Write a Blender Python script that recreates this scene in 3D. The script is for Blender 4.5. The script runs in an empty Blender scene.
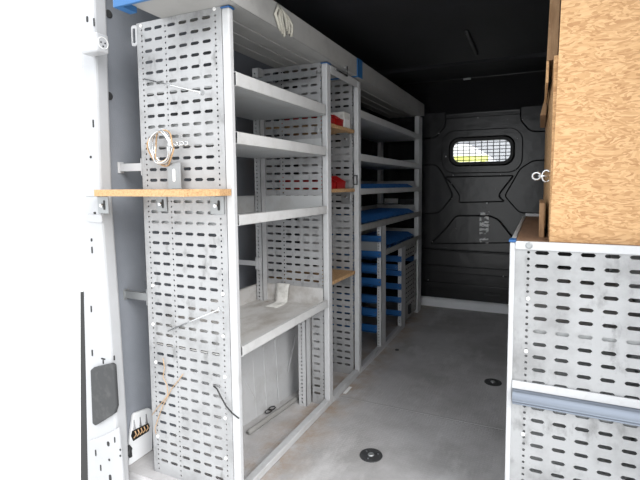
import bpy, bmesh, math, random
from mathutils import Vector, Matrix
random.seed(7)
SC = bpy.context.scene
COL = SC.collection

# ---------------------------------------------------------------- camera
F, YAW, PIT, ROL, CX, CY, H = 443.57, .41432, -.076838, -.0063061, 343.82, 219.668, 1.05
RZ = Matrix.Rotation(YAW, 3, 'Z')
BB = Matrix(((1, 0, 0), (0, 0, -1), (0, 1, 0)))
RX = Matrix.Rotation(PIT, 3, 'X')
RR = Matrix.Rotation(ROL, 3, 'Z')
R = RZ @ RX @ BB @ RR
cd = bpy.data.cameras.new('camera')
cam = bpy.data.objects.new('camera', cd)
COL.objects.link(cam)
cam.matrix_world = Matrix.Translation((0, 0, H)) @ R.to_4x4()
cd.sensor_width = 36
cd.lens = F / 640 * 36
cd.shift_x = (320 - CX) / 640
cd.shift_y = (CY - 240) / 640
cd.clip_start = .02
SC.camera = cam


def ray(px, py): return R @ Vector((px - CX, -(py - CY), -F))
def atx(px, py, x):
    r = ray(px, py); return Vector((0, 0, H)) + r * (x / r.x)
def aty(px, py, y):
    r = ray(px, py); return Vector((0, 0, H)) + r * (y / r.y)
def atz(px, py, z):
    r = ray(px, py); return Vector((0, 0, H)) + r * ((z - H) / r.z)

# ---------------------------------------------------------------- materials
def mat(name, col, rough=.5, metal=0., n1=None, n2=None, bump=None, spec=None, coat=0):
    """n1/n2 = (scale, colour2, low, high, stretch) procedural overlays"""
    m = bpy.data.materials.new(name); m.use_nodes = True
    nt = m.node_tree; N = nt.nodes; L = nt.links
    b = N['Principled BSDF']
    b.inputs['Roughness'].default_value = rough
    b.inputs['Metallic'].default_value = metal
    if spec is not None: b.inputs['Specular IOR Level'].default_value = spec
    tc = N.new('ShaderNodeTexCoord')
    c = N.new('ShaderNodeRGB'); c.outputs[0].default_value = (*col, 1)
    cur = c.outputs[0]
    for n in (n1, n2):
        if not n: continue
        sc, c2, lo, hi = n[:4]
        st = n[4] if len(n) > 4 else (1, 1, 1)
        mp = N.new('ShaderNodeMapping'); mp.inputs['Scale'].default_value = st
        L.new(tc.outputs['Object'], mp.inputs['Vector'])
        t = N.new('ShaderNodeTexNoise'); t.inputs['Scale'].default_value = sc
        t.inputs['Detail'].default_value = 7; t.inputs['Roughness'].default_value = .65
        L.new(mp.outputs[0], t.inputs['Vector'])
        r = N.new('ShaderNodeMapRange'); r.inputs['From Min'].default_value = lo
        r.inputs['From Max'].default_value = hi
        L.new(t.outputs['Fac'], r.inputs['Value'])
        mx = N.new('ShaderNodeMix'); mx.data_type = 'RGBA'
        L.new(r.outputs[0], mx.inputs['Factor'])
        L.new(cur, mx.inputs['A']); mx.inputs['B'].default_value = (*c2, 1)
        cur = mx.outputs['Result']
    L.new(cur, b.inputs['Base Color'])
    if bump:
        t = N.new('ShaderNodeTexNoise'); t.inputs['Scale'].default_value = bump[0]
        t.inputs['Detail'].default_value = 5
        L.new(tc.outputs['Object'], t.inputs['Vector'])
        bp = N.new('ShaderNodeBump'); bp.inputs['Strength'].default_value = bump[1]
        bp.inputs['Distance'].default_value = .004
        L.new(t.outputs['Fac'], bp.inputs['Height']); L.new(bp.outputs[0], b.inputs['Normal'])
    return m

M = {}
M['rack'] = mat('grey_enamel', (.51, .515, .525), .42, 0, (9, (.40, .40, .40), .52, .8), (60, (.43, .42, .41), .55, .9), spec=.5)
M['perf'] = mat('perforated_grey', (.375, .378, .385), .36, 0.15, (5, (.26, .26, .263), .48, .68), (24, (.18, .18, .18), .56, .74, (1, 1, .5)), spec=.6)
M['shelf'] = mat('shelf_grey', (.50, .51, .515), .45, 0, (8, (.42, .41, .40), .5, .75))
M['dirty'] = mat('dirty_shelf_plate', (.58, .57, .56), .5, 0, (6, (.36, .33, .30), .48, .66, (1, .5, 1)), (22, (.20, .13, .08), .63, .75))
M['lip'] = mat('shelf_lip_enamel', (.56, .56, .56), .4, 0, (14, (.45, .445, .44), .5, .8))
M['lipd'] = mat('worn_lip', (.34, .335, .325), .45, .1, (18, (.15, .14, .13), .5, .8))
M['tray'] = mat('tray_grey', (.36, .355, .345), .5, 0, (8, (.28, .275, .265), .5, .8))
M['blue'] = mat('blue_plastic', (.015, .10, .29), .4, 0, (12, (.012, .075, .22), .5, .8))
M['bluecap'] = mat('blue_plastic_lit', (.025, .13, .33), .4)  # brighter copy of the blue plastic, daylight on the tray caps put into the colour
M['jointgrey'] = mat('floor_joint', (.34, .33, .33), .7)
M['bluebin'] = mat('blue_bin_plastic', (.018, .12, .36), .45)
M['red'] = mat('red_plastic', (.42, .012, .012), .35)
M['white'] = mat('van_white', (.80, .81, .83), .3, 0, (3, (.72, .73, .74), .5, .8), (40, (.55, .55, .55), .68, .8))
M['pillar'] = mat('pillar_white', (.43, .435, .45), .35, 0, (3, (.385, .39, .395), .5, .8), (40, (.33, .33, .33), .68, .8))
M['whitepl'] = mat('white_plastic', (.78, .78, .77), .4)
M['wall'] = mat('wall_lining', (.225, .24, .27), .75, 0, (4, (.19, .205, .23), .4, .7), None, (220, .25))
M['black'] = mat('black_lining', (.014, .014, .016), .6, 0, (5, (.02, .02, .023), .4, .7), None, (90, .12))
M['bulk'] = mat('black_bulkhead', (.0075, .0075, .0085), .27, 0, (6, (.014, .014, .016), .45, .75), None, (14, .5))
M['rubber'] = mat('black_rubber', (.008, .008, .008), .5)
M['dark'] = mat('dark_grey_plastic', (.035, .036, .038), .55, 0, (30, (.08, .08, .08), .5, .8))
M['zinc'] = mat('galvanised', (.33, .34, .345), .4, .6, (30, (.30, .31, .32), .45, .75))
M['steel'] = mat('bright_steel', (.65, .66, .67), .22, .9)
M['chip'] = mat('chipboard', (.55, .34, .17), .8, 0, (160, (.36, .20, .09), .45, .65), (50, (.68, .47, .27), .55, .75))
M['chipd'] = mat('brown_chipboard', (.24, .14, .085), .7, 0, (9, (.15, .085, .05), .45, .7, (3, .5, 1)), (60, (.32, .21, .13), .55, .8))
M['timber'] = mat('rough_timber', (.30, .18, .095), .85, 0, (14, (.19, .105, .05), .42, .7, (4, 4, .6)), (80, (.42, .28, .16), .55, .8))
M['string'] = mat('off_white_string', (.46, .44, .38), .95)
M['cloth'] = mat('white_cloth', (.74, .73, .70), .95, 0, (25, (.5, .49, .46), .45, .7))
M['copper'] = mat('tan_wire', (.55, .36, .2), .5, .3)
M['cable'] = mat('black_cable', (.01, .01, .011), .45)
M['conduit'] = mat('grey_conduit', (.28, .275, .265), .6)
M['alu'] = mat('rail_alu', (.24, .27, .32), .3, .7, (8, (.17, .19, .23), .4, .7, (.2, 1, 6)))
M['ground'] = mat('pale_concrete', (.72, .72, .71), .9, 0, (1.3, (.66, .66, .65), .4, .7))
M['greywall'] = mat('grey_facade', (.30, .31, .33), .8)
M['yellow'] = mat('yellow_paint', (.62, .66, .16), .6)
M['paper'] = mat('white_paper', (.85, .85, .85), .8)

def mat_osb():
    m = bpy.data.materials.new('osb'); m.use_nodes = True
    nt = m.node_tree; N = nt.nodes; L = nt.links; b = N['Principled BSDF']
    b.inputs['Roughness'].default_value = .75
    tc = N.new('ShaderNodeTexCoord'); mp = N.new('ShaderNodeMapping')
    mp.inputs['Scale'].default_value = (.8, .8, 2.4); mp.inputs['Rotation'].default_value = (.3, .25, .2)
    L.new(tc.outputs['Object'], mp.inputs['Vector'])
    nz = N.new('ShaderNodeTexNoise'); nz.inputs['Scale'].default_value = 12
    L.new(mp.outputs[0], nz.inputs['Vector'])
    ad = N.new('ShaderNodeMix'); ad.data_type = 'RGBA'; ad.blend_type = 'ADD'; ad.inputs['Factor'].default_value = .12
    L.new(mp.outputs[0], ad.inputs['A']); L.new(nz.outputs['Color'], ad.inputs['B'])
    v = N.new('ShaderNodeTexVoronoi'); v.inputs['Scale'].default_value = 105
    L.new(ad.outputs['Result'], v.inputs['Vector'])
    sp = N.new('ShaderNodeSeparateColor'); L.new(v.outputs['Color'], sp.inputs[0])
    cr = N.new('ShaderNodeValToRGB'); e = cr.color_ramp.elements
    e[0].color = (.38, .20, .085, 1); e[1].color = (.62, .39, .20, 1)
    x = e.new(.5); x.color = (.52, .31, .145, 1)
    L.new(sp.outputs[0], cr.inputs[0]); L.new(cr.outputs[0], b.inputs['Base Color'])
    return m
M['osb'] = mat_osb()

def mat_floor():
    m = bpy.data.materials.new('van_floor_lino'); m.use_nodes = True
    nt = m.node_tree; N = nt.nodes; L = nt.links; b = N['Principled BSDF']
    tc = N.new('ShaderNodeTexCoord')
    def noise(sc, lo, hi, st=(1, 1, 1)):
        mp = N.new('ShaderNodeMapping'); mp.inputs['Scale'].default_value = st
        L.new(tc.outputs['Object'], mp.inputs['Vector'])
        t = N.new('ShaderNodeTexNoise'); t.inputs['Scale'].default_value = sc; t.inputs['Detail'].default_value = 8
        t.inputs['Roughness'].default_value = .68
        L.new(mp.outputs[0], t.inputs['Vector'])
        r = N.new('ShaderNodeMapRange'); r.inputs['From Min'].default_value = lo; r.inputs['From Max'].default_value = hi
        L.new(t.outputs['Fac'], r.inputs['Value']); return r.outputs[0]
    def mix(a, fac, c2):
        mx = N.new('ShaderNodeMix'); mx.data_type = 'RGBA'
        L.new(fac, mx.inputs['Factor']); L.new(a, mx.inputs['A']); mx.inputs['B'].default_value = (*c2, 1)
        return mx.outputs['Result']
    c = N.new('ShaderNodeRGB'); c.outputs[0].default_value = (.50, .49, .495, 1)
    cur = mix(c.outputs[0], noise(2.4, .42, .62), (.36, .35, .348))
    cur = mix(cur, noise(6, .52, .72, (1, .4, 1)), (.60, .59, .59))
    # dirty brown band beside the base rails of the left rack
    sx = N.new('ShaderNodeSeparateXYZ'); L.new(tc.outputs['Object'], sx.inputs[0])
    sb = N.new('ShaderNodeMath'); sb.operation = 'SUBTRACT'; L.new(sx.outputs[0], sb.inputs[0]); sb.inputs[1].default_value = -.91
    ab = N.new('ShaderNodeMath'); ab.operation = 'ABSOLUTE'; L.new(sb.outputs[0], ab.inputs[0])
    mr = N.new('ShaderNodeMapRange'); L.new(ab.outputs[0], mr.inputs['Value'])
    mr.inputs['From Min'].default_value = .02; mr.inputs['From Max'].default_value = .17
    mr.inputs['To Min'].default_value = 1; mr.inputs['To Max'].default_value = 0
    ml = N.new('ShaderNodeMath'); ml.operation = 'MULTIPLY'
    L.new(mr.outputs[0], ml.inputs[0]); L.new(noise(9, .4, .62), ml.inputs[1])
    cur = mix(cur, ml.outputs[0], (.36, .27, .20))
    # light specks
    cur = mix(cur, noise(70, .72, .76), (.5, .49, .47))
    L.new(cur, b.inputs['Base Color'])
    b.inputs['Roughness'].default_value = .55
    # small stud pattern as bump
    mp = N.new('ShaderNodeMapping'); mp.inputs['Rotation'].default_value = (0, 0, .785); mp.inputs['Scale'].default_value = (1, 1, 1)
    L.new(tc.outputs['Object'], mp.inputs['Vector'])
    ck = N.new('ShaderNodeTexChecker'); ck.inputs['Scale'].default_value = 110
    L.new(mp.outputs[0], ck.inputs['Vector'])
    bp = N.new('ShaderNodeBump'); bp.inputs['Strength'].default_value = .7; bp.inputs['Distance'].default_value = .0015
    L.new(ck.outputs['Fac'], bp.inputs['Height']); L.new(bp.outputs[0], b.inputs['Normal'])
    return m
M['floor'] = mat_floor()

def mat_bulk_scuffed():
    m = M['bulk'].copy(); m.name = 'black_bulkhead_scuffed'
    nt = m.node_tree; N = nt.nodes; L = nt.links; b = N['Principled BSDF']
    tc = N.new('ShaderNodeTexCoord'); sx = N.new('ShaderNodeSeparateXYZ'); L.new(tc.outputs['Object'], sx.inputs[0])
    def box(o, c, w):
        s = N.new('ShaderNodeMath'); s.operation = 'COMPARE'; L.new(sx.outputs[o], s.inputs[0])
        s.inputs[1].default_value = c; s.inputs[2].default_value = w; return s.outputs[0]
    t = N.new('ShaderNodeTexNoise'); t.inputs['Scale'].default_value = 42; t.inputs['Detail'].default_value = 4
    mp = N.new('ShaderNodeMapping'); mp.inputs['Scale'].default_value = (.55, 1, 1.6)
    L.new(tc.outputs['Object'], mp.inputs['Vector']); L.new(mp.outputs[0], t.inputs['Vector'])
    g = N.new('ShaderNodeMath'); g.operation = 'GREATER_THAN'; L.new(t.outputs['Fac'], g.inputs[0]); g.inputs[1].default_value = .52
    a = N.new('ShaderNodeMath'); a.operation = 'MULTIPLY'; L.new(box(0, -.405, .035), a.inputs[0]); L.new(box(2, .70, .13), a.inputs[1])
    a2 = N.new('ShaderNodeMath'); a2.operation = 'MULTIPLY'; L.new(a.outputs[0], a2.inputs[0]); L.new(g.outputs[0], a2.inputs[1])
    t2 = N.new('ShaderNodeTexNoise'); t2.inputs['Scale'].default_value = 26; t2.inputs['Detail'].default_value = 3
    L.new(tc.outputs['Object'], t2.inputs['Vector'])
    g2 = N.new('ShaderNodeMath'); g2.operation = 'GREATER_THAN'; L.new(t2.outputs['Fac'], g2.inputs[0]); g2.inputs[1].default_value = .735
    mxx = N.new('ShaderNodeMath'); mxx.operation = 'MAXIMUM'; L.new(a2.outputs[0], mxx.inputs[0]); L.new(g2.outputs[0], mxx.inputs[1])
    old = b.inputs['Base Color'].links[0].from_socket
    mx = N.new('ShaderNodeMix'); mx.data_type = 'RGBA'
    L.new(mxx.outputs[0], mx.inputs['Factor']); L.new(old, mx.inputs['A']); mx.inputs['B'].default_value = (.7, .7, .7, 1)
    L.new(mx.outputs['Result'], b.inputs['Base Color'])
    return m
M['bulks'] = mat_bulk_scuffed()

g = bpy.data.materials.new('window_glass'); g.use_nodes = True
nt = g.node_tree; nt.nodes.clear()
o_ = nt.nodes.new('ShaderNodeOutputMaterial'); tr = nt.nodes.new('ShaderNodeBsdfTransparent'); gl = nt.nodes.new('ShaderNodeBsdfGlossy')
gl.inputs['Roughness'].default_value = .02
mx = nt.nodes.new('ShaderNodeMixShader'); mx.inputs[0].default_value = .06
nt.links.new(tr.outputs[0], mx.inputs[1]); nt.links.new(gl.outputs[0], mx.inputs[2]); nt.links.new(mx.outputs[0], o_.inputs[0])
M['glass'] = g

# ---------------------------------------------------------------- helpers
def tag(o, label=None, cat=None, group=None, kind=None):
    if label: o['label'] = label
    if cat: o['category'] = cat
    if group: o['group'] = group
    if kind: o['kind'] = kind
    return o

def empty(name, loc, label, cat, group=None):
    o = bpy.data.objects.new(name, None); COL.objects.link(o); o.location = loc
    o.empty_display_size = .05
    return tag(o, label, cat, group)

class MB:
    def __init__(s): s.v = []; s.f = []
    def add(s, vs, fs):
        k = len(s.v); s.v += [tuple(v) for v in vs]; s.f += [tuple(i + k for i in f) for f in fs]; return s
    def box(s, x0, x1, y0, y1, z0, z1):
        x0, x1 = sorted((x0, x1)); y0, y1 = sorted((y0, y1)); z0, z1 = sorted((z0, z1))
        return s.add([(x0, y0, z0), (x1, y0, z0), (x1, y1, z0), (x0, y1, z0), (x0, y0, z1), (x1, y0, z1), (x1, y1, z1), (x0, y1, z1)],
              [(0, 3, 2, 1), (4, 5, 6, 7), (0, 1, 5, 4), (1, 2, 6, 5), (2, 3, 7, 6), (3, 0, 4, 7)])
    def prism(s, pts, d):
        """pts = closed polygon (3D, planar), d = extrusion vector"""
        n = len(pts); d = Vector(d); a = [Vector(p) for p in pts]
        return s.add(a + [p + d for p in a], [tuple(range(n))[::-1], tuple(range(n, 2 * n))] + [(i, (i + 1) % n, n + (i + 1) % n, n + i) for i in range(n)])
    def tube(s, pts, r, n=8, cap=True):
        pts = [Vector(p) for p in pts]; rings = []
        up = None
        for i, p in enumerate(pts):
            t = (pts[min(i + 1, len(pts) - 1)] - pts[max(i - 1, 0)]).normalized()
            if up is None: up = t.orthogonal().normalized()
            up = (up - t * up.dot(t)).normalized(); w = t.cross(up)
            rr = r[i] if isinstance(r, (list, tuple)) else r
            rings.append([p + (up * math.cos(2 * math.pi * k / n) + w * math.sin(2 * math.pi * k / n)) * rr for k in range(n)])
        vs = [v for q in rings for v in q]; fs = []
        for i in range(len(pts) - 1):
            for k in range(n):
                fs.append((i * n + k, i * n + (k + 1) % n, (i + 1) * n + (k + 1) % n, (i + 1) * n + k))
        if cap: fs += [tuple(range(n))[::-1], tuple(range((len(pts) - 1) * n, len(pts) * n))]
        return s.add(vs, fs)
    def disc(s, c, ax, r, h, n=16):
        c = Vector(c); ax = Vector(ax).normalized()
        return s.tube([c, c + ax * h * .6, c + ax * h], [r, r, r * .75], n)
    def build(s, name, m, parent=None, bevel=0, smooth=False):
        me = bpy.data.meshes.new(name); me.from_pydata(s.v, [], s.f); me.update()
        bm = bmesh.new(); bm.from_mesh(me); bmesh.ops.recalc_face_normals(bm, faces=bm.faces); bm.to_mesh(me); bm.free()
        me.materials.append(M[m] if isinstance(m, str) else m)
        o = bpy.data.objects.new(name, me); COL.objects.link(o)
        if smooth:
            for p in me.polygons: p.use_smooth = True
        if bevel:
            b = o.modifiers.new('bevel', 'BEVEL'); b.width = bevel; b.segments = 2; b.limit_method = 'ANGLE'
        if parent:
            o.parent = parent
            o.matrix_parent_inverse = world(parent).inverted()
        return o

def world(o):
    m = Matrix.Translation(o.location) @ o.rotation_euler.to_matrix().to_4x4()
    return (world(o.parent) @ o.matrix_parent_inverse @ m) if o.parent else m

def dup(root, delta, label=None, group=None):
    r = root.copy(); COL.objects.link(r); r.location = root.location + Vector(delta)
    if label: r['label'] = label
    if group: r['group'] = group
    for ch in list(root.children):
        c = ch.copy(); COL.objects.link(c); c.parent = r; c.matrix_parent_inverse = ch.matrix_parent_inverse.copy()
        for gch in ch.children:
            d = gch.copy(); COL.objects.link(d); d.parent = c; d.matrix_parent_inverse = gch.matrix_parent_inverse.copy()
    return r

def struct(name, mb, m, parent=None, bevel=0):
    o = mb.build(name, m, parent, bevel)
    if not parent: o['kind'] = 'structure'
    return o

def holes_tile(mb, u0, u1, v0, v1, hw, hh, ch, P, t, cu=None, cv=None):
    """one rectangular tile of sheet with a chamfered slot; P(u,v,d)->world"""
    cu = (u0 + u1) / 2 if cu is None else cu; cv = (v0 + v1) / 2 if cv is None else cv
    U = (u0, cu - hw, cu + hw, u1); V = (v0, cv - hh, cv + hh, v1)
    for d in (0, t):
        vs = [P(u, v, d) for v in V for u in U]
        fs = []
        for j in range(3):
            for i in range(3):
                if (i, j) != (1, 1): fs.append((j * 4 + i, j * 4 + i + 1, j * 4 + i + 5, j * 4 + i + 4))
        mb.add(vs, fs)
        for (su, sv) in ((-1, -1), (1, -1), (1, 1), (-1, 1)):
            mb.add([P(cu + su * hw, cv + sv * hh, d), P(cu + su * (hw - ch), cv + sv * hh, d), P(cu + su * hw, cv + sv * (hh - ch), d)], [(0, 1, 2)])
    o = []
    for (su, sv) in ((-1, -1), (1, -1), (1, 1), (-1, 1)):
        a = (cu + su * hw, cv + sv * (hh - ch)); b = (cu + su * (hw - ch), cv + sv * hh)
        o += [a, b] if su * sv > 0 else [b, a]
    n = 8
    mb.add([P(u, v, 0) for u, v in o] + [P(u, v, t) for u, v in o], [(i, (i + 1) % n, n + (i + 1) % n, n + i) for i in range(n)])

PITCH = .0364
def perf_plate(mb, P, cols, u0, u1, z0, z1, ztop=1.582, t=.0015, dot=.0032):
    """cols: list of ('s'|'d', centre u). slots every PITCH below ztop, dots every half pitch"""
    cols = sorted(cols, key=lambda c: c[1]); edges = [u0]
    for a, b in zip(cols, cols[1:]):
        wa = .024 if a[0] == 's' else .011; wb = .024 if b[0] == 's' else .011
        edges.append(a[1] + (b[1] - a[1]) * wa / (wa + wb))
    edges.append(u1)
    for i, (k, c) in enumerate(cols):
        a, b = edges[i], edges[i + 1]
        p = PITCH if k == 's' else PITCH / 2
        hw, hh, ch = (.0172, .0052, .0042) if k == 's' else (dot, dot, dot * .55)
        z = ztop
        while z + p / 2 > z1 + 1e-6: z -= p
        zt = z + p / 2
        if zt < z1 - 1e-5:
            for d in (0, t): mb.add([P(a, zt, d), P(b, zt, d), P(b, z1, d), P(a, z1, d)], [(0, 1, 2, 3)])
        while zt - p >= z0:
            holes_tile(mb, a, b, zt - p, zt, hw, hh, ch, P, t, cu=c)
            zt -= p
        for d in (0, t): mb.add([P(a, z0, d), P(b, z0, d), P(b, zt, d), P(a, zt, d)], [(0, 1, 2, 3)])
    for (a, b, c, d) in ((u0, z0, u1, z0), (u0, z1, u1, z1), (u0, z0, u0, z1), (u1, z0, u1, z1)):
        mb.add([P(a, b, 0), P(c, d, 0), P(c, d, t), P(a, b, t)], [(0, 1, 2, 3)])

SLOTS = [-1.226, -1.180, -1.1225, -1.074, -1.0255, -.977]
DOTS = [-1.255, -1.149, -.941]
COLS = [('s', c) for c in SLOTS] + [('d', c) for c in DOTS]
XF = -.888      # aisle face of the left rack
XP = -.917      # panel edge / back of the front post
XB = -1.28
XW = -1.40      # van side wall

# ---------------------------------------------------------------- setting
CEIL = 1.87; YB = 3.80; XR = .42
struct('floor', MB().box(XW - .03, XR + .03, 1.112, YB + .05, -.04, 0), 'floor')
jy = atz(450, 419, 0).y
struct('trim_7', MB().box(XF + .01, XR, jy, jy + .006, .0002, .0012), 'jointgrey')
struct('ceiling', MB().box(XW - .03, XR + .03, 1.04, YB + .06, CEIL, CEIL + .03), 'black')
struct('wall_left', MB().box(XW - .03, XW, 1.10, YB + .05, 0, CEIL), 'wall')
struct('trim_6', MB().box(XW + .0005, XW + .008, 2.22, YB - .001, 0, CEIL - .001), 'black')
struct('wall_right', MB().box(XR, XR + .03, 1.05, 2.44, 0, CEIL).box(XR, XR + .03, 2.44, YB + .05, 0, CEIL), 'white')

def rrect(x0, x1, z0, z1, r, n=8):
    pts = []
    for (cx, cz, a0) in ((x1 - r, z1 - r, 0), (x0 + r, z1 - r, 90), (x0 + r, z0 + r, 180), (x1 - r, z0 + r, 270)):
        for i in range(n + 1):
            a = math.radians(a0 + 90 * i / n); pts.append((cx + r * math.cos(a), cz + r * math.sin(a)))
    return pts

def curve_shape(name, loops, y, depth, bev, m, parent=None):
    """filled 2D outline (x,z loops) standing in a plane of constant y, bulging towards -y"""
    cu = bpy.data.curves.new(name, 'CURVE'); cu.dimensions = '2D'; cu.fill_mode = 'BOTH'
    cu.extrude = depth / 2; cu.bevel_depth = bev; cu.bevel_resolution = 2
    if bev: cu.offset = -bev
    for lp in loops:
        sp = cu.splines.new('POLY'); sp.points.add(len(lp) - 1)
        for p, (x, z) in zip(sp.points, lp): p.co = (x, z, 0, 1)
        sp.use_cyclic_u = True
    o = bpy.data.objects.new(name, cu); COL.objects.link(o)
    dg = bpy.context.evaluated_depsgraph_get()
    me = bpy.data.meshes.new_from_object(o.evaluated_get(dg))
    bpy.data.objects.remove(o)
    me.transform(Matrix.Translation((0, y, 0)) @ Matrix.Rotation(math.pi / 2, 4, 'X'))
    me.materials.clear(); me.materials.append(M[m])
    ob = bpy.data.objects.new(name, me); COL.objects.link(ob)
    if parent:
        ob.parent = parent; ob.matrix_parent_inverse = world(parent).inverted()
    return ob

def soft(px, r=.02, n=4, y=YB):
    """pixel outline -> (x,z) with rounded corners"""
    P = [aty(a, b, y) for a, b in px]; P = [Vector((p.x, p.z)) for p in P]; out = []
    for i, p in enumerate(P):
        a = P[i - 1]; b = P[(i + 1) % len(P)]
        da = (a - p); db = (b - p); ra = min(r, da.length * .45); rb = min(r, db.length * .45)
        s = p + da.normalized() * ra; e = p + db.normalized() * rb
        for k in range(n + 1):
            t = k / n; out.append(tuple(s * (1 - t) ** 2 + p * 2 * t * (1 - t) + e * t * t))
    return out

WIN = (-.678, -.205, 1.225, 1.42)
wf = curve_shape('wall_front', [[(XW, 0.0), (XR, 0.0), (XR, CEIL), (XW, CEIL)], rrect(*WIN, .07)], YB + .02, .03, 0, 'bulks')
wf['kind'] = 'structure'
# moulded fields of the bulkhead
def field(px, r=.03, d=.034, name='moulded_field'):
    return curve_shape(name, [soft(px, r)], YB - .0, d, .011, 'bulks', wf)
field([(400, 165), (437, 164.5), (443, 172), (454, 196), (440, 213), (400, 216)])
field([(575, 158), (533, 160), (520, 168), (504, 196), (519, 213), (575, 216)])
field([(443, 176.5), (515, 175), (503, 190), (499, 196), (506, 202), (458, 203), (460, 196), (450, 182)])
field([(400, 105), (447, 104), (446, 127), (436, 138), (400, 141)])
field([(520, 104), (575, 104), (575, 133), (530, 132), (520, 121)])
field([(430, 244), (446, 228), (456, 215), (490, 215), (499, 219), (518, 243)], .03)
# raised ring round the window
sw = curve_shape('window_surround', [rrect(-.76, -.125, 1.145, 1.50, .11), rrect(-.695, -.188, 1.208, 1.437, .08)], YB - .002, .02, .007, 'bulks', wf)
# ledge and lower steps, standing proud of the sheet
mb = MB()
for z0, z1, d in ((.485, .50, .035), (.30, .36, .02), (.155, .21, .015)):
    mb.box(-1.3, .4, YB - d, YB + .01, z0, z1)
mb.build('ledge', 'bulks', wf, .006)
mb = MB()
for i in range(4): mb.box(-.40, -.28, YB - .012, YB + .01, .13 + i * .018, .137 + i * .018)
mb.build('vent_louvre', 'bulks', wf, .002)
mb = MB()
for (px, py) in ((466, 132), (501, 130.5), (461, 169), (499, 168.5), (472.5, 219.5), (472.5, 241.5), (487, 203)):
    p = aty(px, py, YB - .012); mb.disc((p.x, p.y + .004, p.z), (0, -1, 0), .008, .008, 10)
mb.build('rivet', 'zinc', wf)
# header above the bulkhead (roof cross member)
hd = MB().prism([(XW, YB - .015, 1.60), (XW, YB - .015, 1.635), (XW, YB - .15, 1.80), (XW, YB - .22, CEIL), (XW, YB + .02, CEIL), (XW, YB + .02, 1.60)], (XR - XW, 0, 0))
struct('trim_2', hd, 'bulk', None, .006)
mb = MB()
n = 16
for y0, hgt in ((3.10, .018),):
    vs = []
    for i in range(n + 1):
        x = XW + (XR - XW) * i / n; s = (i / n - .5) * 2
        vs.append((x, .012 + .03 * s * s))
    for i in range(n):
        (xa, ha), (xb, hb) = vs[i], vs[i + 1]
        mb.add([(xa, y0, CEIL), (xb, y0, CEIL), (xb, y0 + .02, CEIL - hb), (xa, y0 + .02, CEIL - ha), (xb, y0 + .07, CEIL - hb), (xa, y0 + .07, CEIL - ha), (xb, y0 + .09, CEIL), (xa, y0 + .09, CEIL)],
               [(0, 1, 2, 3), (3, 2, 4, 5), (5, 4, 6, 7)])
struct('trim_3', mb, 'black')
# sill strip at the foot of the bulkhead
struct('trim_4', MB().prism([(-.96, YB - .03, 0), (-.96, YB - .03, .062), (-.96, YB - .012, .075), (-.96, YB, .075), (-.96, YB, 0)], (XR + .96, 0, 0)), 'white')

# bulkhead window: rubber gasket, glass, wire guard
w = tag(curve_shape('window_1', [rrect(WIN[0] - .018, WIN[1] + .018, WIN[2] - .018, WIN[3] + .018, .085), rrect(WIN[0] + .012, WIN[1] - .012, WIN[2] + .012, WIN[3] - .012, .06)], YB - .002, .03, .008, 'rubber'), kind='structure')
MB().box(WIN[0] + .005, WIN[1] - .005, YB + .026, YB + .03, WIN[2] + .005, WIN[3] - .005).build('pane', 'glass', w)
mb = MB()
for i in range(1, 10):
    x = WIN[0] + (WIN[1] - WIN[0]) * i / 10; mb.tube([(x, YB + .006, WIN[2] + .006), (x, YB + .006, WIN[3] - .006)], .003, 6)
for i in range(1, 7):
    z = WIN[2] + (WIN[3] - WIN[2]) * i / 7; mb.tube([(WIN[0] + .008, YB + .010, z), (WIN[1] - .008, YB + .010, z)], .003, 6)
mb.build('wire_guard', 'rubber', w)

# ---------------------------------------------------------------- rear pillar
PY = 1.06
def pill_x(z): return -1.40 + .0 * z
pl = MB()
def pP(px, py, y=PY): return aty(px, py, y)
left = [(78, -60), (80, 60), (82.5, 200), (83, 300), (85, 380), (87, 480), (88, 560)]
right = [(91, -60), (94, 13), (95.5, 60), (100, 200), (103, 240), (109.5, 330), (116, 430), (118, 480), (122, 560)]
poly = [pP(*p) for p in left] + [pP(*p) for p in right[::-1]]
pl.prism(poly, (0, .05, 0))
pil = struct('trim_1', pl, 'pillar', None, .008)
# lower casting, stands slightly proud
p_ = [pP(*q, PY - .006) for q in ((88, 446), (89.5, 560), (127, 560), (122, 473), (118, 428), (114, 430), (100, 437), (88, 441))]
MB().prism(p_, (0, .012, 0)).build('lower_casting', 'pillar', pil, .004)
p_ = [pP(*q, PY - .004) for q in ((86, 220), (89, 222), (101, 223), (102, 221), (101, 215), (86, 214))]
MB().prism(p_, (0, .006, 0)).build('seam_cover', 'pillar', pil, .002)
# punched slots / holes of the pillar
mb = MB()
def slot(px, py, w_, h_, y=PY, rr=None):
    c = aty(px, py, y - .0015); s = c.y / F * .95
    W_, H_ = w_ * s * 1.3, h_ * s * 1.3
    pts = rrect(c.x - W_ / 2, c.x + W_ / 2, c.z - H_ / 2, c.z + H_ / 2, min(W_, H_) * .45, 3)
    mb.prism([(a, c.y, b) for a, b in pts], (0, .002, 0))
for q in ((87, 19, 3, 6.5), (93.7, 22, 1.7, 9), (90.5, 157, 2.2, 0.1), (93, 123.5, 2, 9), (90.5, 157, 3, 3), (94.5, 213, 4, 2.5),
          (91.3, 240, 2.6, 4), (91.8, 250, 2, 8), (91, 309, 2, 8), (92, 353, 2, 8), (103, 359, 7, 1.8), (103, 362, 2, 5), (114, 358, 2, 6)):
    slot(*q)
for q in ((108, 444, 4, 6), (114.5, 440, 1.6, 7), (95.5, 453, 1.8, 8), (109, 460, 3, 3), (120, 450, 2.4, 2.4), (120, 456, 2.4, 2.4), (100.5, 468, 1.8, 8), (110, 478, 4, 8)):
    slot(*q, y=PY - .006)
mb.build('punched_hole', 'rubber', pil)
MB().prism([aty(*q, PY + .01) for q in ((80.3, 292), (81, 560), (90, 560), (87, 400), (84.5, 292))], (0, .02, 0)).build('door_seal', 'rubber', pil)
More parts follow.
